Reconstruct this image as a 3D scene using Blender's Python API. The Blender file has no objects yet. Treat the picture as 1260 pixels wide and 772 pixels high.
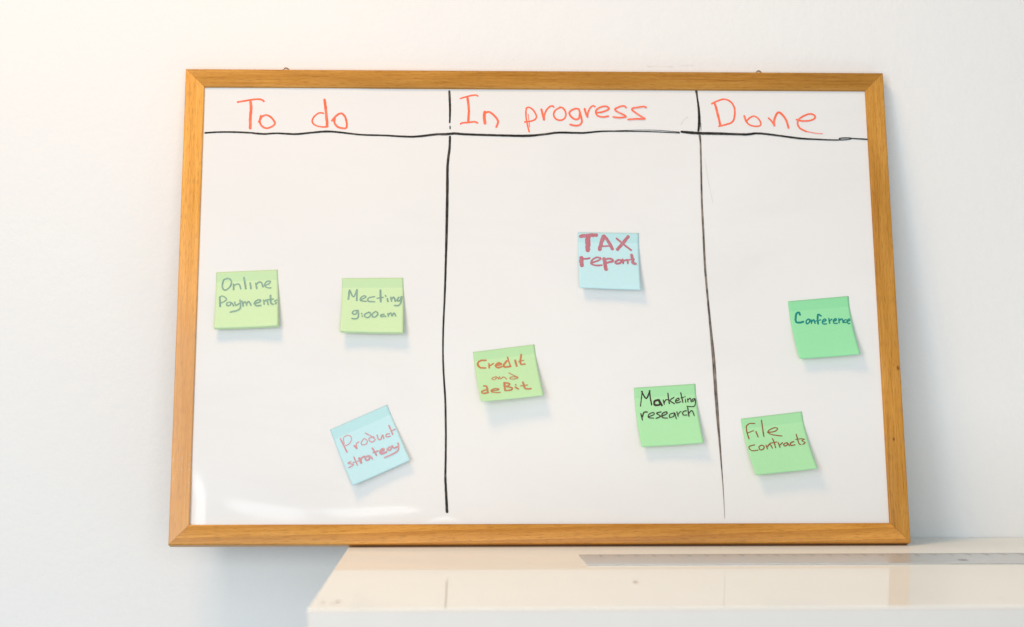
import bpy, bmesh, math, random
from mathutils import Matrix, Vector

random.seed(7)
S = bpy.context.scene
COL = S.collection

# ------------------------------------------------------------------ camera
cam_d = bpy.data.cameras.new('camera')
cam = bpy.data.objects.new('camera', cam_d)
COL.objects.link(cam)
CX = (((0.999342, -0.036266, -0.000471)), ((-0.001285, -0.048387, 0.998828)), ((0.036246, 0.998170, 0.048401)))          # camera axes (right, up, forward) as columns of a pure rotation
r_, u_, f_ = (Vector(v) for v in CX)
M = Matrix((( r_.x, u_.x, -f_.x), (r_.y, u_.y, -f_.y), (r_.z, u_.z, -f_.z))).to_4x4()
M.translation = Vector(((-0.119054, -2.413854, 0.172665)))
cam.matrix_world = M
cam_d.sensor_width = 36.0
cam_d.lens = 65.849
cam_d.clip_start = 0.02
cam_d.clip_end = 60
cam_d.dof.use_dof = True
cam_d.dof.focus_distance = 2.34
cam_d.dof.aperture_fstop = 5.0
S.camera = cam

# ------------------------------------------------------------------ light
S.view_settings.view_transform = 'Standard'
S.view_settings.look = 'None'
S.view_settings.exposure = -0.26
S.view_settings.gamma = 1.0
world = bpy.data.worlds.new('World')
S.world = world
world.use_nodes = True
bg = world.node_tree.nodes['Background']
bg.inputs[0].default_value = (0.83, 0.94, 1.0, 1)
bg.inputs[1].default_value = 0.44


def lamp(name, loc, target, sx, sy, power, colour):
    d = bpy.data.lights.new(name, 'AREA')
    d.shape = 'RECTANGLE'
    d.size, d.size_y, d.energy, d.color = sx, sy, power, colour
    o = bpy.data.objects.new(name, d)
    COL.objects.link(o)
    o.location = loc
    o.rotation_euler = (Vector(target) - Vector(loc)).to_track_quat('-Z', 'Y').to_euler()
    return o


lamp('ceiling_lamp', (-0.72, -0.98, 1.92), (-0.3, 0.0, 0.3), 0.50, 0.50, 20.5, (1.0, 0.58, 0.27))
lamp('window_light', (-0.55, -3.4, 0.20), (0.0, 0.0, 0.3), 3.2, 1.5, 82, (0.90, 0.955, 1.0))
lamp('added_glare_lamp', (-1.55, -3.0, 1.15), (-0.3, 0.0, 0.3), 0.6, 1.7, 20, (0.89, 0.96, 1.0))  # added lamp for the glare on the sheet's left edge, also fills from left


# ------------------------------------------------------------------ helpers
def link(name, me, parent=None, mat=None):
    o = bpy.data.objects.new(name, me)
    COL.objects.link(o)
    if parent is not None:
        o.parent = parent
    if mat is not None and me is not None:
        me.materials.append(mat)
    return o


def tag(o, label=None, cat=None, group=None, kind=None):
    if label: o['label'] = label
    if cat: o['category'] = cat
    if group: o['group'] = group
    if kind: o['kind'] = kind
    return o


def mesh(name, verts, faces, uvs=None, smooth=True):
    me = bpy.data.meshes.new(name)
    me.from_pydata([tuple(v) for v in verts], [], faces)
    me.update()
    if uvs is not None:
        l = me.uv_layers.new(name='UVMap')
        for lp in me.loops:
            l.data[lp.index].uv = uvs[lp.vertex_index]
    if smooth:
        me.polygons.foreach_set('use_smooth', [True] * len(me.polygons))
    return me


def box(name, lo, hi, bevel=0.0, seg=3):
    bm = bmesh.new()
    bmesh.ops.create_cube(bm, size=1)
    for v in bm.verts:
        v.co = Vector([(lo[i] + hi[i]) / 2 + v.co[i] * (hi[i] - lo[i]) for i in range(3)])
    if bevel:
        bmesh.ops.bevel(bm, geom=bm.edges[:], offset=bevel, segments=seg, profile=0.5, affect='EDGES')
    me = bpy.data.meshes.new(name)
    bm.to_mesh(me)
    bm.free()
    return me


class NT:
    """tiny node-tree builder"""
    def __init__(s, name):
        s.m = bpy.data.materials.new(name)
        s.m.use_nodes = True
        s.t = s.m.node_tree
        s.b = s.t.nodes['Principled BSDF']
        s.o = s.t.nodes['Material Output']

    def n(s, typ, **kw):
        nd = s.t.nodes.new(typ)
        for k, v in kw.items():
            setattr(nd, k, v)
        return nd

    def l(s, a, b):
        s.t.links.new(a, b)

    def noise(s, vec, scale, detail=3, rough=0.5, dist=0.0):
        nd = s.n('ShaderNodeTexNoise')
        nd.inputs['Scale'].default_value = scale
        nd.inputs['Detail'].default_value = detail
        nd.inputs['Roughness'].default_value = rough
        nd.inputs['Distortion'].default_value = dist
        if vec is not None: s.l(vec, nd.inputs['Vector'])
        return nd.outputs['Fac']

    def mapping(s, vec, scale=(1, 1, 1), rot=(0, 0, 0), loc=(0, 0, 0)):
        nd = s.n('ShaderNodeMapping')
        nd.inputs['Scale'].default_value = scale
        nd.inputs['Rotation'].default_value = rot
        nd.inputs['Location'].default_value = loc
        s.l(vec, nd.inputs['Vector'])
        return nd.outputs['Vector']

    def ramp(s, fac, stops):
        nd = s.n('ShaderNodeValToRGB')
        el = nd.color_ramp.elements
        while len(el) < len(stops): el.new(0.5)
        for e, (p, c) in zip(el, stops):
            e.position = p
            e.color = (*c, 1) if not isinstance(c, (int, float)) else (c, c, c, 1)
        s.l(fac, nd.inputs['Fac'])
        return nd.outputs['Color']

    def mix(s, fac, a, b, mode='MIX'):
        nd = s.n('ShaderNodeMix', data_type='RGBA', blend_type=mode)
        for sock, v in ((nd.inputs[0], fac), (nd.inputs[6], a), (nd.inputs[7], b)):
            if isinstance(v, (int, float)): sock.default_value = v
            elif isinstance(v, tuple): sock.default_value = (*v, 1)
            else: s.l(v, sock)
        return nd.outputs[2]

    def math(s, op, a, b=0.0):
        nd = s.n('ShaderNodeMath', operation=op)
        for sock, v in ((nd.inputs[0], a), (nd.inputs[1], b)):
            if isinstance(v, (int, float)): sock.default_value = v
            else: s.l(v, sock)
        return nd.outputs[0]

    def bump(s, h, strength, dist):
        nd = s.n('ShaderNodeBump')
        nd.inputs['Strength'].default_value = strength
        nd.inputs['Distance'].default_value = dist
        s.l(h, nd.inputs['Height'])
        s.l(nd.outputs[0], s.b.inputs['Normal'])
        return nd.outputs[0]

    def coord(s, kind='Object'):
        return s.n('ShaderNodeTexCoord').outputs[kind]

    def set(s, **kw):
        for k, v in kw.items():
            k = k.replace('_', ' ')
            if isinstance(v, tuple): v = (*v, 1)
            s.b.inputs[k].default_value = v
        return s


def mat_wall():
    t = NT('painted_plaster')
    c = t.coord()
    col = t.ramp(t.noise(c, 1.3, 3), [(0.3, (0.785, 0.785, 0.775)), (0.7, (0.81, 0.81, 0.80))])
    t.l(col, t.b.inputs['Base Color'])
    t.set(Roughness=0.75)
    h = t.math('ADD', t.math('MULTIPLY', t.noise(c, 140, 4, 0.6), 0.6), t.noise(c, 38, 3, 0.5))
    t.bump(h, 0.55, 0.0016)
    return t.m


def mat_sheet():
    t = NT('white_enamel')
    c = t.coord()
    col = t.ramp(t.noise(c, 5, 4), [(0.3, (0.755, 0.755, 0.75)), (0.7, (0.775, 0.775, 0.77))])
    ghost = t.ramp(t.noise(t.mapping(c, (2.2, 5.5, 1), (0, 0, 0.5)), 1.6, 5, 0.62, 1.2), [(0.50, 0.0), (0.72, 1.0)])
    col = t.mix(t.math('MULTIPLY', ghost, 0.5), col, (0.725, 0.725, 0.73))     # wiped-out ink left as a faint grey film
    t.l(col, t.b.inputs['Base Color'])
    t.l(t.ramp(t.noise(c, 9, 5, 0.65), [(0.3, 0.07), (0.75, 0.16)]), t.b.inputs['Roughness'])
    t.set(Specular_IOR_Level=0.36)
    return t.m


def mat_wood(name, rot=0.0, off=0.0, sheen_wear=False, cathedral=0.0, tone=1.0, knots=()):
    t = NT(name)
    uv = t.coord('UV')
    a = t.mapping(uv, (1, 1, 1), (0, 0, rot), (off, off * 0.37, 0))
    grain = t.noise(t.mapping(a, (14, 420, 1)), 1.0, 5, 0.6, 0.4)
    pores = t.noise(t.mapping(a, (85, 1500, 1)), 1.0, 2, 0.5)
    broad = t.noise(t.mapping(a, (4.5, 60, 1)), 1.0, 3, 0.55, 0.8)
    light, mid, dark = [tuple(k * tone for k in c) for c in ((0.59, 0.300, 0.066), (0.50, 0.235, 0.040), (0.34, 0.140, 0.018))]
    col = t.ramp(t.math('ADD', t.math('MULTIPLY', grain, 0.6), t.math('MULTIPLY', broad, 0.4)),
                 [(0.30, dark), (0.47, mid), (0.66, light)])
    drift = t.ramp(t.noise(t.mapping(a, (3.0, 12, 1)), 1.0, 2, 0.5), [(0.3, (0.80, 0.78, 0.72)), (0.7, (1.14, 1.14, 1.16))])
    col = t.mix(1.0, col, drift, 'MULTIPLY')
    if cathedral:
        w = t.n('ShaderNodeTexWave', wave_type='BANDS', bands_direction='Y', wave_profile='SAW')
        t.l(t.mapping(a, (2.2, 22, 1)), w.inputs['Vector'])
        w.inputs['Scale'].default_value = 1.0
        w.inputs['Distortion'].default_value = 3.0
        w.inputs['Detail'].default_value = 2
        w.inputs['Detail Scale'].default_value = 0.6
        col = t.mix(t.math('MULTIPLY', w.outputs['Fac'], cathedral), col, (0.38, 0.14, 0.016))
    col = t.mix(t.ramp(pores, [(0.53, 0.0), (0.68, 0.45)]), col, (0.16, 0.055, 0.012))
    for kp, ks, kr in knots:
        vm = t.n('ShaderNodeVectorMath', operation='DISTANCE')
        t.l(t.mapping(uv, (0.6, 1, 1)), vm.inputs[0])
        vm.inputs[1].default_value = (kp * 0.6, ks, 0)
        k = t.ramp(t.math('MULTIPLY', vm.outputs['Value'], 0.5 / kr), [(0.30, 0.85), (0.75, 0.0)])
        col = t.mix(k, col, (0.17, 0.055, 0.012))
    if sheen_wear:
        sx = t.n('ShaderNodeSeparateXYZ')
        t.l(uv, sx.inputs[0])
        # painted-in window sheen and pale scuffs on the lower part of this rail
        sheen_mask = t.ramp(t.math('ADD', sx.outputs['X'], t.math('MULTIPLY', t.noise(uv, 30, 3), 0.08)),
                     [(0.28, 1.0), (0.46, 0.15)])
        col = t.mix(t.math('MULTIPLY', sheen_mask, 0.55), col, (0.60, 0.35, 0.20))
        scuff = t.math('MULTIPLY',
                       t.ramp(t.noise(t.mapping(uv, (70, 300, 1)), 1.0, 4, 0.7), [(0.60, 0.0), (0.68, 0.7)]),
                       t.ramp(sx.outputs['X'], [(0.09, 1.0), (0.15, 0.0)]))
        col = t.mix(scuff, col, (0.62, 0.52, 0.45))
    t.l(col, t.b.inputs['Base Color'])
    t.l(t.ramp(grain, [(0.3, 0.26), (0.7, 0.36)]), t.b.inputs['Roughness'])
    t.set(Specular_IOR_Level=0.22)
    t.bump(pores, 0.12, 0.0004)
    return t.m


def mat_plain(name, col, rough=0.5, metal=0.0, spec=0.5):
    t = NT(name)
    v = t.ramp(t.noise(t.coord(), 60, 4), [(0.25, tuple(k * 0.985 for k in col)), (0.75, tuple(min(1, k * 1.012) for k in col))])
    t.l(v, t.b.inputs['Base Color'])
    t.set(Roughness=rough, Metallic=metal, Specular_IOR_Level=spec)
    return t.m


def mat_gloss_mix(name, col, gloss, rough, tint=(1, 1, 1), stain=None):
    """lacquer whose mirror share does not climb at grazing angles as bare Fresnel would"""
    t = NT(name)
    c = t.coord()
    v = t.ramp(t.noise(c, 4, 4), [(0.3, tuple(k * 0.985 for k in col)), (0.7, tuple(min(1, k * 1.015) for k in col))])
    if stain:
        v = t.mix(t.ramp(t.noise(t.mapping(c, (1, 0.25, 1)), 26, 2, 0.4), [(0.74, 0.0), (0.80, 0.25)]), v, stain)
    d = t.n('ShaderNodeBsdfDiffuse')
    t.l(v, d.inputs['Color'])
    g = t.n('ShaderNodeBsdfGlossy')
    g.inputs['Color'].default_value = (*tint, 1)
    g.inputs['Roughness'].default_value = rough
    m = t.n('ShaderNodeMixShader')
    m.inputs[0].default_value = gloss
    t.l(d.outputs[0], m.inputs[1])
    t.l(g.outputs[0], m.inputs[2])
    t.l(m.outputs[0], t.o.inputs['Surface'])
    return t.m


def mat_paper(name, col):
    t = NT(name)
    c = t.coord('UV')
    v = t.ramp(t.noise(c, 300, 4, 0.6), [(0.3, tuple(k * 0.985 for k in col)), (0.7, tuple(min(1, k * 1.015) for k in col))])
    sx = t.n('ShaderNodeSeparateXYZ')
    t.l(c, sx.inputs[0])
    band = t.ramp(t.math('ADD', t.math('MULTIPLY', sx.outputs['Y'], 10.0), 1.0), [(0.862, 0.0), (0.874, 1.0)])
    v = t.mix(t.math('MULTIPLY', band, 0.5), v, tuple(k * q for k, q in zip(col, (0.80, 0.90, 0.88))))   # gummed strip along the top edge, with the fold's shading painted in
    d = t.n('ShaderNodeBsdfDiffuse')
    t.l(v, d.inputs['Color'])
    tr = t.n('ShaderNodeBsdfTranslucent')
    t.l(v, tr.inputs['Color'])
    m = t.n('ShaderNodeMixShader')
    m.inputs[0].default_value = 0.14
    t.l(d.outputs[0], m.inputs[1])
    t.l(tr.outputs[0], m.inputs[2])
    t.l(m.outputs[0], t.o.inputs['Surface'])
    return t.m


def mat_ink(name, col, pale, streak=0.5, lo=0.45, hi=0.72, along=60, across=2600):
    """dry-erase ink: strokes run thin in streaks along their length"""
    t = NT(name)
    uv = t.coord('UV')
    s = t.noise(t.mapping(uv, (along, across, 1)), 1.0, 3, 0.6)
    p = t.noise(t.mapping(uv, (90, 90, 1)), 1.0, 3, 0.6)
    f = t.math('ADD', t.math('MULTIPLY', s, 0.6), t.math('MULTIPLY', p, 0.4))
    fac = t.ramp(f, [(lo, 0.0), (hi, streak)])
    t.l(t.mix(fac, col, pale), t.b.inputs['Base Color'])
    t.set(Roughness=0.55, Specular_IOR_Level=0.25)
    return t.m


# ------------------------------------------------------------------ wall
wall = link('wall', box('wall', (-3.0, 0.0, -0.80), (3.0, 0.12, 2.2)), None, mat_wall())
tag(wall, 'white painted wall with faint orange-peel texture behind the whiteboard', 'wall', kind='structure')


def ribbon(strokes, place, uvscale=1.0, jitter=0.10, lift0=0.00012, step=1.6e-6):
    """ink strokes as thin strips lying on a surface. strokes: lists of (a, b, width_m); place(a, b, lift) -> point"""
    V, F, U = [], [], []
    lift = lift0
    run = random.random() * 3
    for st in strokes:
        pts = []
        n = len(st)
        for i in range(n - 1):                                    # Catmull-Rom
            p0, p1, p2, p3 = st[max(i - 1, 0)], st[i], st[i + 1], st[min(i + 2, n - 1)]
            k = 7 if n > 2 else 9
            for j in range(k):
                q = j / k
                pts.append([0.5 * (2 * p1[c] + (p2[c] - p0[c]) * q + (2 * p0[c] - 5 * p1[c] + 4 * p2[c] - p3[c]) * q * q
                            + (3 * p1[c] - p0[c] - 3 * p2[c] + p3[c]) * q ** 3) for c in range(3)])
        pts.append(list(st[-1]))
        P = [pts[0]]
        for p in pts[1:]:
            if math.hypot(p[0] - P[-1][0], p[1] - P[-1][1]) > 1e-6: P.append(p)
        m = len(P)
        jl = [random.uniform(-1, 1) for _ in range(m)]
        jr = [random.uniform(-1, 1) for _ in range(m)]
        prev = None

        def row(x, y, nx, ny, wl, wr):
            nonlocal run, lift
            V.append(place(x + nx * wl / uvscale, y + ny * wl / uvscale, lift))
            V.append(place(x - nx * wr / uvscale, y - ny * wr / uvscale, lift))
            U.append((run, 0.5 * 1e-0 * wl)); U.append((run, -0.5 * wr))
            lift += step
        start = len(V)
        for i, p in enumerate(P):
            a, b = P[max(i - 1, 0)], P[min(i + 1, m - 1)]
            tx, ty = b[0] - a[0], b[1] - a[1]
            L = math.hypot(tx, ty) or 1
            tx, ty = tx / L, ty / L
            nx, ny = -ty, tx
            w = max(p[2], 1e-5) / 2
            wl, wr = w * (1 + jitter * jl[i]), w * (1 + jitter * jr[i])
            if prev is not None:
                run += math.hypot(p[0] - prev[0], p[1] - prev[1]) * uvscale
            prev = p
            if i == 0:
                for q in (0.95, 0.6):
                    e = math.sqrt(1 - q * q)
                    row(p[0] - tx * w * q / uvscale, p[1] - ty * w * q / uvscale, nx, ny, wl * e, wr * e)
            row(p[0], p[1], nx, ny, wl, wr)
            if i == m - 1:
                for q in (0.6, 0.95):
                    e = math.sqrt(1 - q * q)
                    row(p[0] + tx * w * q / uvscale, p[1] + ty * w * q / uvscale, nx, ny, wl * e, wr * e)
        for k in range(start, len(V) - 2, 2):
            F.append((k, k + 2, k + 3, k + 1))
        run += 0.05
        lift += 8e-6
    return V, F, U


pencil = mat_ink('pencil', (0.66, 0.64, 0.60), (0.76, 0.755, 0.74), 1.0, 0.40, 0.60)
wm = [[(0.1445, 0.6135, .0006), (0.148, 0.6122, .0007), (0.155, 0.6126, .0003), (0.168, 0.6126, .0003), (0.1765, 0.6122, .0008)],
      [(0.1765, 0.6122, .0013), (0.1785, 0.6122, .0008)], [(0.186, 0.6130, .0003), (0.197, 0.6142, .0004), (0.206, 0.6140, .0002)],
      [(-0.0296, 0.6196, .0010), (-0.0288, 0.6198, .0006)]]
for st in wm:
    V, F, U = ribbon([st], lambda a, b, l: (a, -l - 0.0006, b))
    link('scuff_mark', mesh('scuff_mark', V, F, U), wall, pencil)

# ------------------------------------------------------------------ shelf
SX0, SD = -0.2342, 0.8205
shelf = link('shelf', None)
shelf.location = (0.9, -SD / 2, -0.04)
tag(shelf, 'deep glossy cream shelf with a pale grey front edge under the whiteboard', 'shelf')
lac = mat_gloss_mix('cream_lacquer', (0.93, 0.945, 0.895), 0.22, 0.035, stain=(0.50, 0.40, 0.33))
grey = mat_plain('grey_laminate', (0.64, 0.59, 0.54), 0.45)
inv = Matrix.Translation(-Vector(shelf.location))
me = box('top_panel', (SX0, -SD + 0.004, -0.045), (2.3, -0.0015, 0.0), 0.0009)
me.transform(inv); link('top_panel', me, shelf, lac)
me = box('front_edge', (SX0, -SD - 0.0005, -0.090), (2.3, -SD + 0.004, -0.0012), 0.0016)
me.transform(inv); link('front_edge', me, shelf, grey)
me = box('under_panel', (SX0 + 0.003, -SD + 0.0045, -0.088), (2.297, -0.002, -0.0455), 0.001)
me.transform(inv); link('under_panel', me, shelf, grey)
# little marks on the lacquer
smudge = mat_ink('smudge', (0.62, 0.55, 0.49), (0.76, 0.70, 0.62), 0.9, 0.35, 0.6)
sm = [[(0.0655, -0.600, .004), (0.0675, -0.586, .005), (0.068, -0.575, .003)], [(-0.2245, -0.768, .003), (-0.2238, -0.760, .003)],
      [(-0.2125, -0.765, .004), (-0.2115, -0.752, .004)], [(-0.2170, -0.775, .002), (-0.2160, -0.770, .002)]]
for st in sm:
    V, F, U = ribbon([st], lambda a, b, l: (a, b, l * 0.5 + 0.0001))
    me = mesh('smudge', V, F, U); me.transform(inv); link('smudge', me, shelf, smudge)

# ------------------------------------------------------------------ ruler
ruler = link('ruler', None)
ruler.location = (0.035, -0.335, 0.0)
tag(ruler, 'long grey metal ruler lying flat on the cream shelf in front of the whiteboard', 'ruler')
steel = mat_gloss_mix('brushed_steel', (0.58, 0.60, 0.60), 0.42, 0.20, (0.86, 0.88, 0.90))
me = box('blade', (0.0, -0.066, 0.0003), (1.0, 0.066, 0.0014), 0.0004, 2)
me.transform(Matrix.Rotation(0.003, 4, 'Z'))
link('blade', me, ruler, steel)
dark = mat_plain('etched_black', (0.26, 0.25, 0.25), 0.6)
V, F = [], []
for k in range(1, 198):
    x = 0.004 + k * 0.005
    L = 0.030 if k % 4 == 0 else 0.014
    w = 0.0010 if k % 4 == 0 else 0.0005
    i = len(V)
    V += [(x - w, 0.064 - L, 0.00150), (x + w, 0.064 - L, 0.00150), (x + w, 0.064, 0.00150), (x - w, 0.064, 0.00150)]
    F.append((i, i + 1, i + 2, i + 3))
me = mesh('graduation_marks', V, F, None, False)
me.transform(Matrix.Rotation(0.003, 4, 'Z'))
link('graduation_marks', me, ruler, dark)
me = box('stain', (0.412, -0.034, 0.00145), (0.421, -0.022, 0.0017), 0.0001, 1)
link('stain', me, ruler, dark)

# pen strokes measured in millimetres on the board (x, y, width) and in note-widths on the notes
HEADINGS = {
 'To do': [[[-383.1, 566.5, 2.23], [-375.0, 568.0, 2.23], [-365.8, 569.8, 2.23], [-356.6, 570.6, 2.23], [-352.0, 569.6, 2.23], [-349.7, 567.7, 2.23]], [[-366.8, 566.6, 3.28], [-365.8, 558.9, 3.28], [-366.3, 547.7, 3.28], [-366.1, 531.3, 3.27]], [[-353.2, 548.1, 2.23], [-354.3, 540.8, 2.23], [-351.8, 534.6, 2.23], [-345.8, 531.4, 2.23], [-339.3, 533.3, 2.23], [-335.1, 537.5, 2.23], [-336.9, 542.3, 2.23], [-340.9, 546.8, 2.23], [-345.9, 549.0, 2.23], [-350.8, 547.6, 2.23], [-353.6, 543.6, 2.23], [-355.3, 539.7, 2.23]], [[-273.4, 551.9, 1.97], [-278.7, 552.4, 1.97], [-283.9, 548.9, 1.97], [-287.4, 543.3, 1.97], [-286.6, 538.4, 1.97], [-282.0, 535.0, 1.97], [-275.7, 533.6, 1.97], [-269.1, 533.5, 1.97]], [[-272.4, 570.2, 3.16], [-270.9, 559.4, 3.16], [-269.4, 546.9, 3.16], [-268.4, 534.3, 3.15]], [[-258.8, 545.5, 2.37], [-259.4, 539.9, 2.37], [-256.0, 534.4, 2.36], [-249.4, 531.9, 2.36], [-244.2, 532.4, 2.37], [-243.6, 538.6, 2.37], [-245.7, 547.0, 2.37], [-249.7, 551.5, 2.37], [-253.6, 551.2, 2.37], [-258.2, 547.6, 2.37], [-262.4, 542.0, 2.37]]],
 'In progress': [[[-98.4, 573.0, 1.94], [-91.1, 575.3, 1.94], [-83.5, 577.3, 1.94], [-78.1, 577.7, 1.94], [-76.2, 576.5, 1.94]], [[-89.3, 573.6, 2.8], [-88.4, 566.2, 2.8], [-87.6, 557.0, 2.8], [-88.1, 547.9, 2.79], [-88.4, 541.1, 2.79]], [[-98.1, 538.6, 2.15], [-95.4, 539.9, 2.15], [-87.9, 540.5, 2.15], [-80.4, 541.4, 2.15], [-76.6, 539.8, 2.15]], [[-67.2, 554.7, 3.44], [-68.0, 548.0, 3.44], [-67.0, 539.5, 3.44]], [[-66.1, 553.5, 2.37], [-62.1, 554.9, 2.37], [-56.7, 551.5, 2.37], [-51.9, 545.9, 2.37], [-50.3, 541.3, 2.37], [-52.5, 534.5, 2.36]], [[-13.9, 560.3, 1.94], [-14.4, 552.9, 1.94], [-13.7, 543.8, 1.94], [-12.2, 535.8, 1.94], [-10.4, 528.5, 1.93]], [[-14.1, 557.5, 1.94], [-13.0, 560.9, 1.94], [-9.2, 561.1, 1.94], [-4.4, 556.9, 1.94], [-0.9, 549.5, 1.94], [-2.9, 545.0, 1.94], [-8.3, 542.7, 1.94], [-15.9, 541.5, 1.94]], [[-11.7, 552.3, 0.97], [-10.5, 542.7, 0.97], [-10.0, 534.7, 0.97]], [[5.6, 558.7, 2.59], [6.9, 553.0, 2.59], [8.7, 544.8, 2.59]], [[8.7, 545.0, 1.94], [9.6, 551.9, 1.94], [12.3, 558.2, 1.94], [16.2, 562.4, 1.94], [19.4, 563.4, 1.94], [21.5, 562.0, 1.94]], [[29.6, 561.4, 1.94], [23.6, 557.7, 1.94], [21.2, 551.9, 1.94], [23.5, 546.3, 1.94], [29.3, 544.0, 1.94], [34.8, 546.3, 1.94], [37.0, 552.0, 1.94], [35.5, 557.7, 1.94], [32.3, 561.1, 1.94], [29.1, 561.7, 1.94]], [[53.9, 559.0, 2.16], [49.5, 559.9, 2.16], [43.6, 557.2, 2.16], [41.4, 553.8, 2.16], [43.4, 549.2, 2.16], [48.8, 545.3, 2.16], [53.7, 547.0, 2.16], [54.8, 553.3, 2.16]], [[53.9, 559.0, 2.16], [55.4, 553.3, 2.16], [56.9, 546.4, 2.16], [57.3, 541.9, 2.16], [54.6, 537.9, 2.16], [49.2, 536.7, 2.16], [42.2, 538.2, 2.16]], [[61.2, 559.6, 2.38], [62.4, 554.5, 2.38], [64.7, 548.8, 2.38]], [[64.7, 548.8, 1.73], [65.7, 555.6, 1.73], [69.0, 561.9, 1.73], [72.3, 563.9, 1.73], [74.5, 562.7, 1.73]], [[76.5, 554.5, 1.95], [84.0, 555.5, 1.95], [91.1, 558.6, 1.95], [92.3, 560.9, 1.95], [89.1, 563.2, 1.95], [83.1, 562.6, 1.95], [77.1, 559.1, 1.95], [75.4, 555.1, 1.95], [77.5, 550.5, 1.94], [83.9, 548.6, 1.94], [91.5, 549.8, 1.95]], [[114.7, 561.8, 1.95], [111.3, 563.9, 1.95], [104.7, 562.1, 1.95], [100.3, 559.2, 1.95], [102.4, 556.4, 1.95], [108.9, 553.0, 1.95], [114.2, 549.3, 1.95], [106.6, 547.8, 1.95], [97.7, 548.7, 1.95]], [[140.5, 562.0, 1.95], [137.2, 563.1, 1.95], [128.5, 561.7, 1.95], [123.1, 560.7, 1.95], [122.5, 558.2, 1.95], [127.3, 554.2, 1.95], [133.7, 549.7, 1.95], [138.4, 546.3, 1.95], [128.2, 546.2, 1.95], [116.8, 545.4, 1.95]]],
 'Done': [[[229.8, 567.8, 2.68], [232.7, 555.1, 2.67], [235.8, 538.3, 2.67]], [[225.8, 567.8, 2.14], [231.9, 570.9, 2.14], [240.0, 573.8, 2.14], [246.7, 572.8, 2.14], [252.5, 567.9, 2.14], [255.3, 559.5, 2.14], [254.1, 548.2, 2.14], [250.9, 542.6, 2.14], [244.2, 539.7, 2.14], [234.1, 537.1, 2.13]], [[267.3, 551.1, 2.41], [268.5, 546.9, 2.41], [269.7, 543.4, 2.41]], [[269.4, 543.8, 1.87], [273.5, 539.2, 1.87], [281.5, 537.1, 1.87], [287.5, 538.5, 1.87], [288.1, 542.7, 1.87], [284.6, 548.4, 1.87], [279.3, 550.9, 1.87], [273.9, 548.3, 1.87], [269.7, 544.1, 1.87]], [[298.6, 548.4, 2.01], [302.5, 544.2, 2.01], [305.6, 538.3, 2.01]], [[305.6, 538.3, 2.41], [305.9, 545.7, 2.41], [308.9, 553.4, 2.41], [312.3, 556.3, 2.41], [316.9, 552.8, 2.41], [321.3, 545.7, 2.41], [323.9, 535.2, 2.41]], [[334.7, 546.5, 2.01], [342.0, 544.7, 2.01], [351.4, 545.2, 2.01], [358.2, 548.1, 2.01], [358.4, 552.3, 2.01], [353.1, 554.4, 2.01], [345.7, 552.2, 2.01], [338.1, 547.2, 2.01], [335.8, 540.9, 2.01], [338.8, 534.6, 2.01], [346.7, 530.4, 2.01]], [[345.3, 530.8, 0.94], [357.3, 528.3, 0.94], [367.3, 527.4, 0.94]]],
}
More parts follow.
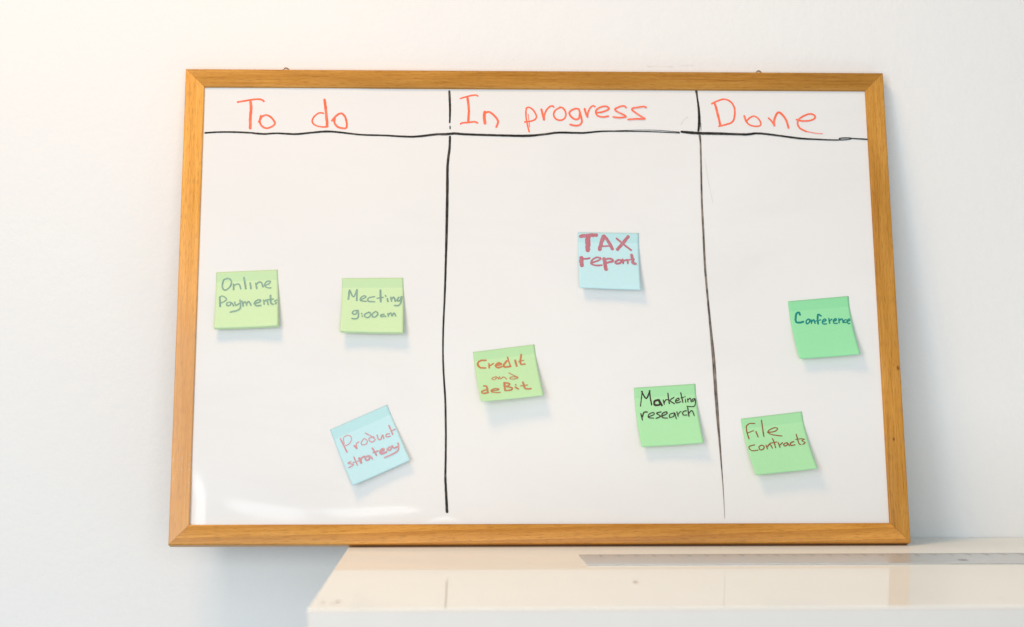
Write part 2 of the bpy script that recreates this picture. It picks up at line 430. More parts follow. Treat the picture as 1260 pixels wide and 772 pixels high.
RULED = {
 'under the headings': [[[-423.0, 524.7, 2.06], [-406.1, 525.8, 2.06], [-386.5, 525.9, 2.16], [-365.9, 525.1, 2.06]], [[-364.3, 524.9, 2.06], [-349.4, 523.6, 2.27], [-331.9, 524.5, 2.06], [-308.1, 523.6, 2.48], [-288.5, 525.6, 2.27], [-268.9, 527.3, 2.48], [-252.4, 526.2, 2.27], [-225.5, 523.2, 2.07], [-195.4, 522.3, 2.07], [-159.2, 520.8, 2.49], [-129.1, 524.1, 2.7], [-117.7, 524.3, 2.91], [-105.2, 525.4, 2.91], [-92.8, 524.4, 2.7], [-52.2, 523.2, 2.7], [-13.8, 522.7, 2.92], [9.2, 524.9, 2.5], [28.0, 527.3, 2.5], [57.2, 526.9, 2.3], [77.1, 528.8, 2.09], [93.8, 529.5, 1.67], [140.8, 529.2, 1.26], [182.7, 527.5, 1.26]], [[93.8, 530.0, 0.63], [145.1, 531.3, 0.63], [182.7, 528.8, 0.84]], [[185.4, 529.1, 2.73], [197.4, 528.0, 3.36], [209.9, 527.2, 3.36], [235.1, 526.8, 3.15], [255.0, 526.2, 2.73], [269.7, 526.0, 2.94], [284.5, 527.4, 2.52], [308.5, 524.8, 2.31], [337.8, 520.9, 2.31], [357.8, 519.8, 1.89], [376.7, 519.0, 1.69], [394.6, 519.1, 1.26], [404.1, 520.2, 0.95]], [[390.4, 519.5, 0.95], [389.4, 521.2, 1.26], [400.0, 521.8, 1.48], [407.3, 521.0, 1.48], [425.2, 520.0, 1.69]]],
 'short, beside In progress': [[[-112.7, 582.7, 2.51], [-111.8, 560.5, 2.5], [-112.1, 540.3, 1.87]], [[-111.8, 535.3, 1.25], [-111.6, 531.7, 1.45]]],
 'long, left column': [[[-111.8, 521.0, 2.49], [-112.5, 504.1, 2.69], [-114.8, 482.3, 2.89], [-115.2, 442.2, 3.09], [-116.1, 390.7, 2.87], [-116.9, 357.7, 2.45], [-118.1, 315.5, 2.24], [-119.9, 273.6, 2.02], [-120.4, 243.5, 1.81], [-119.8, 217.7, 2.01], [-117.3, 173.6, 2.2], [-116.7, 122.9, 2.19], [-117.2, 84.7, 2.38], [-116.2, 59.7, 2.77], [-115.2, 39.8, 2.96]]],
 'short, beside Done': [[[206.2, 585.0, 2.74], [207.2, 575.6, 1.9], [208.5, 561.2, 2.53], [208.8, 544.0, 3.15], [207.2, 530.8, 2.52]], [[210.7, 540.9, 0.53], [210.5, 531.0, 0.52]]],
 'long, right column': [[[208.7, 523.9, 2.31], [209.4, 512.6, 1.68], [209.1, 481.5, 1.77], [208.6, 433.7, 1.87], [209.2, 390.6, 2.07], [209.8, 350.0, 2.06], [211.7, 310.8, 2.05], [213.9, 274.0, 2.25], [216.6, 228.7, 3.05], [218.5, 171.4, 3.03], [220.6, 123.5, 1.91], [222.3, 83.0, 1.0], [223.2, 54.9, 0.55], [223.5, 30.3, 0.25]]],
 'faint scratch': [[[184.6, 538.6, 0.42], [188.4, 544.7, 0.52], [193.8, 549.7, 0.53]], [[214.0, 492.5, 0.37], [217.4, 466.3, 0.42], [222.5, 433.7, 0.36]]],
}
NOTES = {
 'online': ([[-403.4, 340.7], [-327.2, 344.3], [-323.9, 268.6], [-402.8, 265.7]], 0.012, 0.0132, [[1.84, [0.196, 0.115], [0.128, 0.136], [0.105, 0.222], [0.116, 0.295], [0.159, 0.32], [0.226, 0.266], [0.249, 0.181], [0.222, 0.127], [0.178, 0.114]], [1.97, [0.284, 0.221], [0.286, 0.317]], [1.71, [0.285, 0.259], [0.327, 0.223], [0.378, 0.231], [0.4, 0.309]], [2.1, [0.452, 0.114], [0.481, 0.307]], [1.97, [0.551, 0.209], [0.566, 0.311]], [1.84, [0.641, 0.219], [0.659, 0.315]], [1.71, [0.65, 0.248], [0.692, 0.202], [0.734, 0.214], [0.76, 0.291]], [1.58, [0.777, 0.273], [0.853, 0.239], [0.878, 0.198], [0.819, 0.199], [0.785, 0.255], [0.819, 0.304], [0.886, 0.313]], [1.97, [0.07, 0.439], [0.081, 0.608]], [1.44, [0.062, 0.457], [0.103, 0.422], [0.164, 0.462], [0.173, 0.5], [0.091, 0.552]], [1.58, [0.242, 0.54], [0.192, 0.548], [0.185, 0.594], [0.235, 0.596], [0.259, 0.551], [0.294, 0.608]], [1.58, [0.309, 0.544], [0.327, 0.6], [0.377, 0.574]], [1.71, [0.392, 0.51], [0.403, 0.631], [0.371, 0.685], [0.247, 0.716]], [1.71, [0.426, 0.53], [0.445, 0.615]], [1.58, [0.444, 0.568], [0.477, 0.542], [0.503, 0.608]], [1.58, [0.502, 0.571], [0.535, 0.544], [0.57, 0.611]], [1.58, [0.619, 0.585], [0.703, 0.561], [0.719, 0.525], [0.669, 0.523], [0.628, 0.567], [0.653, 0.62], [0.728, 0.618]], [1.58, [0.769, 0.527], [0.778, 0.602]], [1.58, [0.778, 0.555], [0.819, 0.529], [0.844, 0.614]], [1.84, [0.878, 0.448], [0.886, 0.579], [0.919, 0.608]], [1.31, [0.836, 0.521], [0.928, 0.516]], [1.31, [0.983, 0.537], [0.944, 0.554], [0.974, 0.583], [0.952, 0.606]]]),
 'meeting': ([[-246.5, 333.4], [-170.4, 334.1], [-169.6, 259.6], [-247.7, 261.2]], 0.0144, 0.0156, [[2.21, [0.124, 0.219], [0.109, 0.386]], [1.58, [0.135, 0.231], [0.191, 0.346], [0.239, 0.22]], [2.05, [0.245, 0.208], [0.245, 0.41]], [1.58, [0.306, 0.398], [0.388, 0.35], [0.366, 0.322], [0.315, 0.351], [0.307, 0.41], [0.4, 0.426]], [1.73, [0.531, 0.338], [0.439, 0.362], [0.43, 0.421], [0.533, 0.432]], [2.21, [0.625, 0.22], [0.634, 0.432]], [1.42, [0.572, 0.369], [0.673, 0.35]], [1.58, [0.707, 0.315], [0.714, 0.334]], [1.73, [0.738, 0.373], [0.749, 0.431]], [1.89, [0.795, 0.35], [0.805, 0.42]], [1.89, [0.805, 0.385], [0.845, 0.35], [0.869, 0.424]], [1.89, [0.925, 0.35], [0.895, 0.408], [0.945, 0.408], [0.965, 0.338]], [1.89, [0.975, 0.338], [0.955, 0.454], [0.916, 0.5], [0.856, 0.5]], [1.73, [0.271, 0.597], [0.2, 0.609], [0.185, 0.655], [0.232, 0.667], [0.271, 0.608], [0.28, 0.701], [0.255, 0.751], [0.179, 0.748]], [1.42, [0.33, 0.649], [0.334, 0.663]], [1.42, [0.341, 0.695], [0.346, 0.709]], [1.58, [0.445, 0.63], [0.385, 0.665], [0.382, 0.711], [0.437, 0.726], [0.477, 0.676], [0.455, 0.625]], [1.58, [0.556, 0.611], [0.506, 0.652], [0.508, 0.71], [0.558, 0.709], [0.591, 0.652], [0.556, 0.611]], [1.58, [0.688, 0.662], [0.638, 0.679], [0.648, 0.708], [0.698, 0.696], [0.718, 0.707]], [1.42, [0.751, 0.65], [0.758, 0.7]], [1.42, [0.758, 0.677], [0.797, 0.638], [0.817, 0.695], [0.847, 0.638], [0.877, 0.694]]]),
 'product': ([[-258.6, 141.1], [-188.8, 172.5], [-159.7, 101.5], [-229.3, 70.0]], 0.012, 0.0108, [[1.73, [0.105, 0.204], [0.113, 0.322], [0.124, 0.451]], [1.1, [0.13, 0.307], [0.155, 0.216], [0.217, 0.199], [0.269, 0.234], [0.261, 0.298], [0.205, 0.34], [0.126, 0.345]], [2.05, [0.268, 0.403], [0.29, 0.458]], [1.42, [0.293, 0.449], [0.311, 0.389], [0.356, 0.375]], [1.1, [0.449, 0.361], [0.389, 0.402], [0.394, 0.444], [0.456, 0.455], [0.49, 0.413], [0.46, 0.361]], [1.26, [0.506, 0.285], [0.576, 0.373], [0.613, 0.447], [0.56, 0.468], [0.521, 0.428], [0.537, 0.389], [0.609, 0.4]], [1.42, [0.671, 0.394], [0.663, 0.458], [0.697, 0.485], [0.751, 0.43], [0.748, 0.493]], [1.26, [0.861, 0.458], [0.811, 0.446], [0.796, 0.485], [0.855, 0.5]], [1.58, [0.902, 0.329], [0.904, 0.489]], [1.26, [0.896, 0.428], [0.972, 0.429]], [1.26, [0.126, 0.621], [0.069, 0.628], [0.141, 0.684], [0.055, 0.701]], [1.26, [0.194, 0.573], [0.197, 0.72]], [0.95, [0.147, 0.652], [0.242, 0.662]], [2.52, [0.266, 0.628], [0.267, 0.707]], [1.73, [0.271, 0.687], [0.294, 0.641], [0.352, 0.633]], [1.73, [0.411, 0.649], [0.357, 0.658], [0.357, 0.703], [0.411, 0.705], [0.43, 0.657], [0.455, 0.721]], [1.89, [0.522, 0.564], [0.536, 0.694]], [1.42, [0.505, 0.635], [0.59, 0.64]], [1.89, [0.607, 0.681], [0.678, 0.668], [0.667, 0.641], [0.614, 0.662], [0.618, 0.709], [0.703, 0.714]], [1.73, [0.781, 0.659], [0.728, 0.68], [0.771, 0.711], [0.812, 0.673]], [1.58, [0.825, 0.657], [0.838, 0.707], [0.892, 0.709]], [1.58, [0.928, 0.658], [0.899, 0.746], [0.83, 0.783], [0.641, 0.787]]]),
 'credit': ([[-83.1, 238.7], [-6.8, 248.6], [3.2, 179.9], [-73.7, 171.3]], 0.0216, 0.018, [[2.36, [0.191, 0.184], [0.109, 0.177], [0.055, 0.228], [0.08, 0.308], [0.167, 0.333]], [1.89, [0.234, 0.254], [0.228, 0.342]], [1.89, [0.233, 0.304], [0.305, 0.264]], [2.36, [0.341, 0.307], [0.425, 0.294], [0.388, 0.264], [0.337, 0.307], [0.365, 0.356], [0.428, 0.345]], [1.73, [0.544, 0.174], [0.57, 0.353]], [2.52, [0.524, 0.246], [0.467, 0.313], [0.478, 0.357], [0.569, 0.36]], [2.21, [0.66, 0.253], [0.67, 0.367]], [2.05, [0.77, 0.157], [0.736, 0.327], [0.803, 0.349]], [1.26, [0.712, 0.286], [0.794, 0.273]], [1.1, [0.32, 0.53], [0.245, 0.55], [0.271, 0.586], [0.339, 0.546], [0.343, 0.584]], [1.1, [0.37, 0.537], [0.374, 0.588], [0.43, 0.551], [0.474, 0.601]], [1.1, [0.525, 0.484], [0.594, 0.543], [0.657, 0.597], [0.584, 0.616], [0.526, 0.596], [0.56, 0.568], [0.648, 0.588]], [1.89, [0.091, 0.688], [0.137, 0.706], [0.134, 0.831]], [1.89, [0.122, 0.767], [0.046, 0.794], [0.061, 0.834], [0.145, 0.827]], [1.42, [0.194, 0.801], [0.293, 0.796], [0.317, 0.775], [0.246, 0.765], [0.19, 0.8], [0.226, 0.835], [0.327, 0.848]], [2.21, [0.424, 0.669], [0.413, 0.817]], [1.89, [0.424, 0.669], [0.502, 0.692], [0.475, 0.738], [0.434, 0.74], [0.53, 0.782], [0.504, 0.823], [0.423, 0.823]], [1.42, [0.598, 0.727], [0.602, 0.74]], [1.89, [0.585, 0.777], [0.625, 0.819]], [2.05, [0.723, 0.697], [0.735, 0.821], [0.822, 0.84]], [1.26, [0.673, 0.764], [0.784, 0.761]]]),
 'tax': ([[49.8, 394.2], [127.0, 393.3], [126.6, 315.4], [49.9, 318.7]], 0.0108, 0.012, [[4.33, [0.048, 0.07], [0.169, 0.055], [0.301, 0.045]], [5.49, [0.164, 0.087], [0.16, 0.315]], [4.33, [0.415, 0.068], [0.355, 0.296]], [3.75, [0.428, 0.061], [0.502, 0.153], [0.564, 0.285]], [2.02, [0.375, 0.242], [0.518, 0.231]], [3.75, [0.824, 0.065], [0.746, 0.169], [0.649, 0.29]], [2.17, [0.636, 0.099], [0.718, 0.169], [0.873, 0.299]], [4.62, [0.051, 0.457], [0.053, 0.594]], [2.17, [0.06, 0.484], [0.187, 0.46]], [2.02, [0.223, 0.541], [0.33, 0.497], [0.369, 0.455], [0.293, 0.446], [0.224, 0.5], [0.213, 0.562], [0.289, 0.587], [0.385, 0.578]], [4.04, [0.426, 0.463], [0.449, 0.652]], [2.45, [0.435, 0.473], [0.53, 0.46], [0.567, 0.5], [0.462, 0.534]], [2.31, [0.652, 0.478], [0.604, 0.52], [0.632, 0.543], [0.688, 0.527], [0.708, 0.486], [0.652, 0.478]], [2.02, [0.728, 0.465], [0.735, 0.536]], [2.02, [0.736, 0.496], [0.802, 0.473], [0.809, 0.534]], [3.32, [0.874, 0.386], [0.892, 0.461], [0.893, 0.521], [0.934, 0.538]], [1.73, [0.821, 0.473], [0.914, 0.46]]]),
 'marketing': ([[116.1, 193.4], [192.7, 198.5], [198.8, 121.2], [122.8, 117.1]], 0.0108, 0.0156, [[1.26, [0.133, 0.068], [0.085, 0.312]], [1.58, [0.122, 0.068], [0.189, 0.19], [0.256, 0.066]], [1.58, [0.25, 0.066], [0.256, 0.184], [0.267, 0.303]], [2.36, [0.39, 0.226], [0.322, 0.243], [0.318, 0.307], [0.401, 0.302], [0.39, 0.226], [0.429, 0.321]], [1.26, [0.461, 0.231], [0.472, 0.306]], [1.26, [0.476, 0.275], [0.502, 0.233], [0.543, 0.236]], [1.42, [0.546, 0.129], [0.554, 0.301]], [1.26, [0.64, 0.2], [0.572, 0.249], [0.636, 0.307]], [1.26, [0.662, 0.266], [0.715, 0.248], [0.709, 0.216], [0.665, 0.245], [0.668, 0.294], [0.742, 0.282]], [1.26, [0.755, 0.133], [0.775, 0.295]], [0.95, [0.75, 0.218], [0.803, 0.207]], [1.1, [0.818, 0.245], [0.821, 0.298]], [0.95, [0.819, 0.195], [0.822, 0.204]], [1.1, [0.856, 0.237], [0.857, 0.294]], [1.1, [0.862, 0.258], [0.898, 0.233], [0.91, 0.298]], [1.1, [0.978, 0.245], [0.93, 0.252], [0.935, 0.291], [0.981, 0.256], [0.969, 0.341], [0.934, 0.377], [0.833, 0.363]], [1.26, [0.075, 0.439], [0.087, 0.547]], [1.42, [0.088, 0.504], [0.129, 0.422], [0.181, 0.419]], [1.1, [0.191, 0.501], [0.287, 0.465], [0.271, 0.432], [0.206, 0.459], [0.189, 0.511], [0.273, 0.528]], [1.26, [0.404, 0.43], [0.33, 0.45], [0.385, 0.503], [0.309, 0.534]], [1.26, [0.405, 0.505], [0.492, 0.468], [0.486, 0.436], [0.421, 0.463], [0.412, 0.526], [0.492, 0.542]], [1.1, [0.615, 0.461], [0.541, 0.482], [0.53, 0.534], [0.597, 0.518], [0.621, 0.466], [0.632, 0.563]], [1.1, [0.658, 0.447], [0.668, 0.523]], [0.95, [0.673, 0.491], [0.709, 0.451], [0.729, 0.452]], [1.1, [0.813, 0.437], [0.759, 0.454], [0.752, 0.507], [0.813, 0.511]], [1.26, [0.84, 0.385], [0.841, 0.534]], [1.1, [0.848, 0.482], [0.904, 0.443], [0.927, 0.53]]]),
 'file': ([[247.8, 154.3], [324.1, 163.5], [337.2, 89.1], [261.0, 81.3]], 0.0168, 0.0168, [[1.42, [0.069, 0.135], [0.062, 0.246], [0.07, 0.36]], [1.26, [0.069, 0.135], [0.131, 0.098], [0.212, 0.108]], [1.1, [0.06, 0.257], [0.172, 0.226]], [1.42, [0.208, 0.247], [0.22, 0.344]], [1.42, [0.33, 0.067], [0.324, 0.201], [0.315, 0.345]], [1.26, [0.387, 0.282], [0.5, 0.283], [0.562, 0.242], [0.516, 0.218], [0.427, 0.247], [0.396, 0.288], [0.466, 0.337], [0.601, 0.374]], [1.26, [0.131, 0.474], [0.043, 0.491], [0.033, 0.534], [0.075, 0.573], [0.159, 0.571]], [1.26, [0.241, 0.492], [0.192, 0.52], [0.2, 0.572], [0.255, 0.561], [0.273, 0.514], [0.241, 0.492]], [1.26, [0.311, 0.501], [0.315, 0.568]], [1.26, [0.323, 0.535], [0.376, 0.491], [0.398, 0.567]], [1.26, [0.44, 0.401], [0.451, 0.462], [0.451, 0.562]], [1.1, [0.38, 0.476], [0.495, 0.467]], [1.26, [0.516, 0.481], [0.522, 0.566]], [1.26, [0.532, 0.527], [0.582, 0.489]], [1.26, [0.652, 0.498], [0.596, 0.517], [0.601, 0.553], [0.654, 0.531], [0.656, 0.498], [0.678, 0.556]], [1.26, [0.765, 0.494], [0.71, 0.509], [0.704, 0.553], [0.771, 0.552]], [1.26, [0.836, 0.376], [0.838, 0.531], [0.861, 0.558]], [0.95, [0.804, 0.461], [0.917, 0.459]], [1.1, [0.944, 0.471], [0.898, 0.494], [0.939, 0.533], [0.891, 0.56]]]),
 'conference': ([[313.0, 304.4], [390.0, 311.4], [397.8, 232.7], [322.3, 227.6]], 0.012, 0.0144, [[2.31, [0.171, 0.244], [0.16, 0.203], [0.119, 0.216], [0.09, 0.293], [0.089, 0.363], [0.145, 0.378], [0.205, 0.367]], [1.59, [0.299, 0.327], [0.255, 0.358], [0.254, 0.408], [0.304, 0.382], [0.308, 0.332]], [1.73, [0.334, 0.344], [0.332, 0.404]], [1.73, [0.344, 0.375], [0.381, 0.348], [0.389, 0.409]], [2.02, [0.508, 0.29], [0.465, 0.266], [0.446, 0.344], [0.438, 0.423]], [1.3, [0.401, 0.376], [0.494, 0.358]], [1.44, [0.515, 0.4], [0.577, 0.375], [0.563, 0.35], [0.519, 0.38], [0.519, 0.43], [0.575, 0.435]], [1.59, [0.63, 0.35], [0.628, 0.429]], [1.44, [0.635, 0.39], [0.675, 0.364]], [1.44, [0.695, 0.405], [0.748, 0.38], [0.736, 0.359], [0.699, 0.386], [0.699, 0.435], [0.755, 0.44]], [1.59, [0.792, 0.364], [0.785, 0.433]], [1.59, [0.796, 0.394], [0.844, 0.374], [0.85, 0.438]], [1.3, [0.91, 0.394], [0.873, 0.401], [0.87, 0.436], [0.912, 0.434]], [1.3, [0.925, 0.425], [0.966, 0.405], [0.955, 0.384], [0.921, 0.415], [0.927, 0.461], [0.956, 0.459]]]),
}

# ------------------------------------------------------------------ whiteboard
FB = Vector(((0.000000, -0.139251, 0.003923)))
UP = Vector(((0.000000, 0.196131, 0.980578)))
NN = Vector(((0.000000, -0.980578, 0.196131)))
BW, BH, TH, RW, REC = 0.900, 0.610, 0.020, 0.0245, -0.004
board = link('whiteboard', None)
board.matrix_world = Matrix(((1, -0.0, 0, FB.x), (0, UP.y, NN.y, FB.y), (0, UP.z, NN.z, FB.z), (0, 0, 0, 1)))
tag(board, 'wood framed whiteboard with three hand drawn columns, leaning on the wall', 'whiteboard')
# board space: x along the board, y up the board, z out of its face


def bumps(u, v):
    """the thin sheet is dragged back where it is pinned under the frame"""
    iu, iv = BW / 2 - RW, RW
    dl, dr = u + iu, iu - u
    db, dt = v - iv, (BH - RW) - v
    sg = lambda d, d0, w: 1.0 / (1.0 + math.exp(max(-40.0, min(40.0, (d - d0) / w))))
    win = lambda x, a, b, s: 1.0 / ((1.0 + math.exp(max(-40, min(40, (a - x) / s)))) * (1.0 + math.exp(max(-40, min(40, (x - b) / s)))))
    h = 0.0
    # two long sags above the bottom rail, a fold in the lower left corner, a lip under the top rail
    q = max(0.0, min(1.0, (u + 0.405) / 0.13))
    d0 = 0.022 * (1 - q) ** 2 + 0.013
    h -= 0.0014 * sg(db, d0, 0.0055 + 0.002 * (1 - q)) * win(u, -0.392, -0.285, 0.010)
    h -= 0.0009 * sg(db, 0.0165 + 0.0015 * math.sin((u + 0.2) * 45), 0.0030) * win(u, -0.262, -0.150, 0.010)
    h -= 0.0005 * sg(db, 0.004 + 0.003 * math.sin((u + 0.135) * 90), 0.0016) * win(u, -0.135, -0.105, 0.006)
    h -= 0.0024 * sg(dl, 0.013 - 0.010 * max(0, (v - 0.055) / 0.06), 0.0050) * win(v, -0.1, 0.088, 0.012)
    h += 0.0010 * sg(dt, 0.0052 + 0.0022 * math.sin(u * 52 + 1.0), 0.0017) * win(u, -0.43, -0.225, 0.010)
    return h


nu, nv = 340, 260
V, F = [], []
iu = BW / 2 - RW + 0.003
for j in range(nv + 1):
    for i in range(nu + 1):
        # finer spacing towards the edges
        a = i / nu; b = j / nv
        a = 0.5 - 0.5 * math.cos(math.pi * a); b = 0.5 - 0.5 * math.cos(math.pi * b)
        u = -iu + 2 * iu * a; v = RW - 0.003 + (BH - 2 * RW + 0.006) * b
        V.append((u, v, REC + bumps(u, v)))
for j in range(nv):
    for i in range(nu):
        k = j * (nu + 1) + i
        F.append((k, k + 1, k + nu + 2, k + nu + 1))
link('writing_surface', mesh('writing_surface', V, F), board, mat_sheet())
me = box('backing_panel', (-BW / 2 + 0.010, 0.010, -0.0165), (BW / 2 - 0.010, BH - 0.010, -0.0075))
link('backing_panel', me, board, mat_plain('hardboard', (0.30, 0.20, 0.12), 0.8))


def rail(length, origin, along, inward, mat, label=None):
    """one mitred frame rail; along/inward are 2-D unit vectors in board space"""
    prof = [(0.0, -TH)]
    r1, r2 = 0.0016, 0.0022
    for k in range(5):
        t = math.pi / 2 * k / 4
        prof.append((r1 - r1 * math.cos(t), -r1 + r1 * math.sin(t)))
    for k in range(5):
        t = math.pi / 2 * k / 4
        prof.append((RW - r2 + r2 * math.sin(t), -r2 + r2 * math.cos(t)))
    prof += [(RW, -0.0072), (RW - 0.006, -0.0072), (RW - 0.006, -TH)]
    arc = [0.0]
    for a, b in zip(prof, prof[1:]): arc.append(arc[-1] + math.hypot(b[0] - a[0], b[1] - a[1]))
    V, U, F = [], [], []
    ns = 40
    gap = 0.00012
    for i in range(ns + 1):
        q = i / ns
        for (w, d), s in zip(prof, arc):
            p = (w + gap) + (length - 2 * (w + gap)) * q
            x = origin[0] + along[0] * p + inward[0] * w
            y = origin[1] + along[1] * p + inward[1] * w
            V.append((x, y, d)); U.append((p, s))
    k = len(prof)
    for i in range(ns):
        for j in range(k):
            a, b = i * k + j, i * k + (j + 1) % k
            F.append((a, b, b + k, a + k))
    F.append(tuple(range(k))); F.append(tuple(reversed(range(ns * k, ns * k + k))))
    me = mesh('frame_rail', V, F, U, True)
    bm = bmesh.new(); bm.from_mesh(me)
    bmesh.ops.recalc_face_normals(bm, faces=bm.faces[:])
    for e in bm.edges:
        if len(e.link_faces) == 2 and e.calc_face_angle(0) > 0.6: e.smooth = False
    bm.to_mesh(me); bm.free()
    o = link('frame_rail', me, board, mat)
    if label: o['label'] = label
    return o


rail(BH, (-BW / 2, 0), (0, 1), (1, 0), mat_wood('oak_left', 0.0, 1.3, sheen_wear=True, tone=1.60), 'left rail of the wooden frame, scuffed and with painted-in sheen at its foot')
rail(BH, (BW / 2, 0), (0, 1), (-1, 0), mat_wood('oak_right', 0.012, 4.1, tone=1.10, knots=((0.218, 0.0225, 0.0016), (0.128, 0.0330, 0.0012))), 'right rail of the wooden frame')
rail(BW, (-BW / 2, BH), (1, 0), (0, -1), mat_wood('oak_top', 0.0, 7.7, tone=0.95), 'top rail of the wooden frame')
rail(BW, (-BW / 2, 0), (1, 0), (0, 1), mat_wood('oak_bottom', -0.03, 2.9, cathedral=0.55, tone=1.30), 'bottom rail of the wooden frame, with swirling grain')

brass = mat_plain('dull_brass', (0.55, 0.42, 0.25), 0.35, 1.0)


def torus(R, r, n=22, k=8):
    V, F = [], []
    for i in range(n):
        a = 2 * math.pi * i / n
        for j in range(k):
            b = 2 * math.pi * j / k
            V.append(((R + r * math.cos(b)) * math.cos(a), (R + r * math.cos(b)) * math.sin(a), r * math.sin(b)))
    for i in range(n):
        for j in range(k):
            F.append((i * k + j, ((i + 1) % n) * k + j, ((i + 1) % n) * k + (j + 1) % k, i * k + (j + 1) % k))
    return mesh('hanging_eyelet', V, F)


for u in (-0.3235, 0.2905):
    o = link('hanging_eyelet', torus(0.0046, 0.0008), board, brass)
    o.location = (u, BH + 0.0034, -0.0165)
    o.rotation_euler = (0.25, 0.5, 0)
for (x, y) in ((BW / 2 + 0.0003, 0.499), (BW / 2 + 0.0003, 0.142)):
    me = box('nail_head', (-0.0004, -0.0016, -0.0016), (0.0012, 0.0016, 0.0016), 0.0005, 2)
    o = link('nail_head', me, board, mat_plain('rusty_steel', (0.22, 0.12, 0.06), 0.6, 0.5))
    o.location = (x, y, -0.010)

onsheet = lambda a, b, l: (a, b, REC + bumps(a, b) + l)
red = mat_ink('red_marker', (0.88, 0.145, 0.065), (0.90, 0.42, 0.32), 0.75, 0.48, 0.72)
black = mat_ink('black_marker', (0.012, 0.011, 0.010), (0.22, 0.17, 0.13), 0.8, 0.50, 0.72, 30)
worn = mat_ink('worn_black_marker', (0.05, 0.040, 0.034), (0.40, 0.33, 0.27), 0.9, 0.42, 0.66, 25)
faint = mat_ink('faint_marker', (0.50, 0.48, 0.45), (0.75, 0.74, 0.72), 0.9, 0.35, 0.6)
mm = lambda st: [[(p[0] / 1000, p[1] / 1000, p[2] / 1000) for p in s] for s in st]
z0 = 0.00012
for key, word, i0, i1 in (('To do', 'To', 0, 3), ('To do', 'do', 3, 9), ('In progress', 'In', 0, 5), ('In progress', 'progress', 5, 99), ('Done', 'Done', 0, 99)):
    V, F, U = ribbon([[(x, y, w * 1.12) for x, y, w in q] for q in mm(HEADINGS[key][i0:i1])], onsheet, lift0=z0)
    o = link('heading_word', mesh('heading_word', V, F, U), board, red)
    o['label'] = 'red handwritten word %s of the column headings' % word
z0 = 0.00030
for key, st in [(k, q) for k, v in RULED.items() for q in ([[s_] for s_ in v] if 'scratch' in k else [v])]:
    V, F, U = ribbon([[(x, y, w * (1.28 if 'right column' in key else 1.12)) for x, y, w in q] for q in mm(st)], onsheet, lift0=z0, jitter=0.07)
    z0 += 0.00004
    m = worn if 'right column' in key else (faint if 'scratch' in key else black)
    o = link('ruled_line', mesh('ruled_line', V, F, U), board, m)
    o['label'] = ('faint scratch on the white sheet' if 'scratch' in key else 'black hand drawn line, ' + key)

# ------------------------------------------------------------------ sticky notes
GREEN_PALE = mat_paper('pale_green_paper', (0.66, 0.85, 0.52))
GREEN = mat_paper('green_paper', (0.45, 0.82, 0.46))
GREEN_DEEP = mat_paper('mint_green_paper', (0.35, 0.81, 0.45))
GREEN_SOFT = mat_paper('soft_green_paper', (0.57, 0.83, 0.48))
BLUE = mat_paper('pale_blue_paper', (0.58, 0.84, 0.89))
ink_grey = mat_ink('grey_green_ink', (0.17, 0.30, 0.26), (0.33, 0.50, 0.37), 0.9, 0.40, 0.65)
ink_pink = mat_ink('pink_ink', (0.52, 0.21, 0.24), (0.66, 0.43, 0.46), 0.9, 0.40, 0.65)
ink_orange = mat_ink('orange_ink', (0.50, 0.17, 0.07), (0.55, 0.30, 0.14), 0.7, 0.40, 0.65)
ink_red = mat_ink('dull_red_ink', (0.46, 0.10, 0.13), (0.48, 0.26, 0.32), 0.8, 0.38, 0.60)
ink_black = mat_ink('brown_black_ink', (0.035, 0.022, 0.018), (0.10, 0.09, 0.06), 0.6, 0.45, 0.70)
ink_brown = mat_ink('brown_ink', (0.26, 0.09, 0.03), (0.34, 0.18, 0.07), 0.6, 0.45, 0.70)
ink_teal = mat_ink('teal_ink', (0.0, 0.22, 0.20), (0.06, 0.36, 0.28), 0.6, 0.45, 0.70)

NOTE_INFO = {
    'online': (GREEN_PALE, ink_grey, 'pale yellow-green sticky note reading Online Payments in grey-green ink', -0.004),
    'meeting': (GREEN_PALE, ink_grey, 'pale green sticky note reading Meeting 9:00am in the To do column', -0.006),
    'product': (BLUE, ink_pink, 'tilted pale blue sticky note reading Product strategy in pink ink', 0.006),
    'credit': (GREEN_SOFT, ink_orange, 'green sticky note reading Credit and debit in orange ink', 0.010),
    'tax': (BLUE, ink_red, 'light blue sticky note reading TAX report in thick dull red letters', 0.006),
    'marketing': (GREEN, ink_black, 'green sticky note reading Marketing research in black ink', 0.016),
    'file': (GREEN, ink_brown, 'green sticky note reading File contracts in brown ink', 0.018),
    'conference': (GREEN_DEEP, ink_teal, 'mint green sticky note reading Conference in teal ink', 0.018),
}
BASE = board.matrix_world.copy()


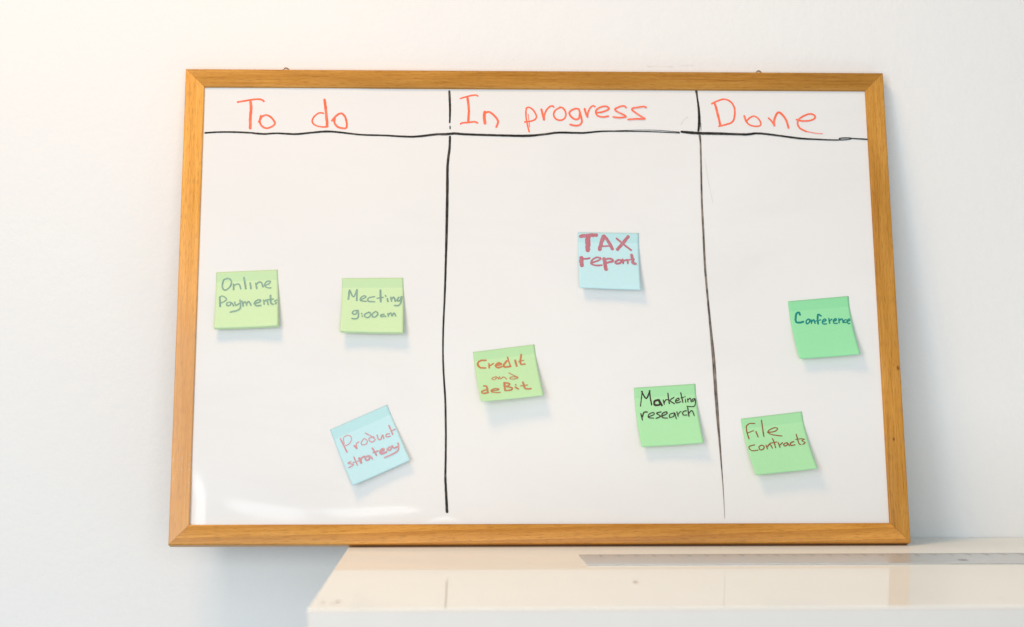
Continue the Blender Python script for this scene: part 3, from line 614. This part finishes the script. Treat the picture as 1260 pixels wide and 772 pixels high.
def note_surface(cs, hl, hr, bend, shift=(0, 0), lift=1.0, seed=0):
    rg = random.Random(seed)
    bow, cl, cr = rg.uniform(-0.0016, 0.0022), rg.uniform(0, 0.003), rg.uniform(0, 0.003)
    c = [Vector((a / 1000, b / 1000)) for a, b in cs]
    ex = (c[1] - c[0])

    def P(s, t, off=0.0):
        p = (c[0] * (1 - s) + c[1] * s) * (1 - t) + (c[3] * (1 - s) + c[2] * s) * t
        p = p - ex * (bend * 4 * t * (1 - t)) + Vector(shift) * t
        k = max(0.0, (t - 0.15) / 0.85)
        k = k * k / (k + 0.10) * 1.10                        # leaves the board softly, then runs straight
        h = 0.0009 + (hl * (1 - s) + hr * s - 0.0009) * k * lift + bow * math.sin(math.pi * s) * k
        h += (cl * max(0, 0.35 - s) + cr * max(0, s - 0.65)) * max(0, t - 0.6) * 5.0
        return Vector((p.x, p.y, REC + h + off))
    return P


def paper_mesh(P, name, thick=0.00012, n=28):
    V, F, U = [], [], []
    for side in (0, 1):
        for j in range(n + 1):
            for i in range(n + 1):
                V.append(P(i / n, j / n, -thick * side)); U.append((i / n * 0.076, -j / n * 0.076))
    N = (n + 1) ** 2
    for j in range(n):
        for i in range(n):
            k = j * (n + 1) + i
            F.append((k, k + n + 1, k + n + 2, k + 1))
            F.append((N + k, N + k + 1, N + k + n + 2, N + k + n + 1))
    for i in range(n):
        a, b = i, i + 1
        F.append((a, b, N + b, N + a))
        a, b = n * (n + 1) + i, n * (n + 1) + i + 1
        F.append((b, a, N + a, N + b))
        a, b = i * (n + 1), (i + 1) * (n + 1)
        F.append((b, a, N + a, N + b))
        a, b = i * (n + 1) + n, (i + 1) * (n + 1) + n
        F.append((a, b, N + b, N + a))
    return mesh(name, V, F, U)


for key, (cs, hl, hr, strokes) in NOTES.items():
    paper, ink, label, bend = NOTE_INFO[key]
    sd = sum(map(ord, key))
    P = note_surface(cs, hl, hr, bend, seed=sd)
    org = P(0.5, 0.0)
    root = link('sticky_note', None)
    root.matrix_world = BASE @ Matrix.Translation(org)
    tag(root, label, 'sticky note', 'sticky notes on the whiteboard')
    sh = Matrix.Translation(-org)
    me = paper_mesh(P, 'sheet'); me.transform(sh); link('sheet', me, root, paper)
    if key in ('online', 'meeting'):
        Q = note_surface(cs, hl, hr, bend, (0.0013, -0.0007), 0.82, sd)
        Q2 = lambda s, t, off=0.0: Q(s, t, off - 0.0004)
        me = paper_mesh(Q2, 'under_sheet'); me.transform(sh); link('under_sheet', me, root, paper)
    st = [[(p[0], p[1], s[0] / 1000 * 1.12) for p in s[1:]] for s in strokes]
    V, F, U = ribbon(st, lambda a, b, l: P(min(max(a, 0.001), 0.999), min(max(b, 0.001), 0.999), l), uvscale=0.076,
                     lift0=0.00010, step=1.0e-6, jitter=0.17)
    me = mesh('handwriting', V, F, U); me.transform(sh); link('handwriting', me, root, ink)
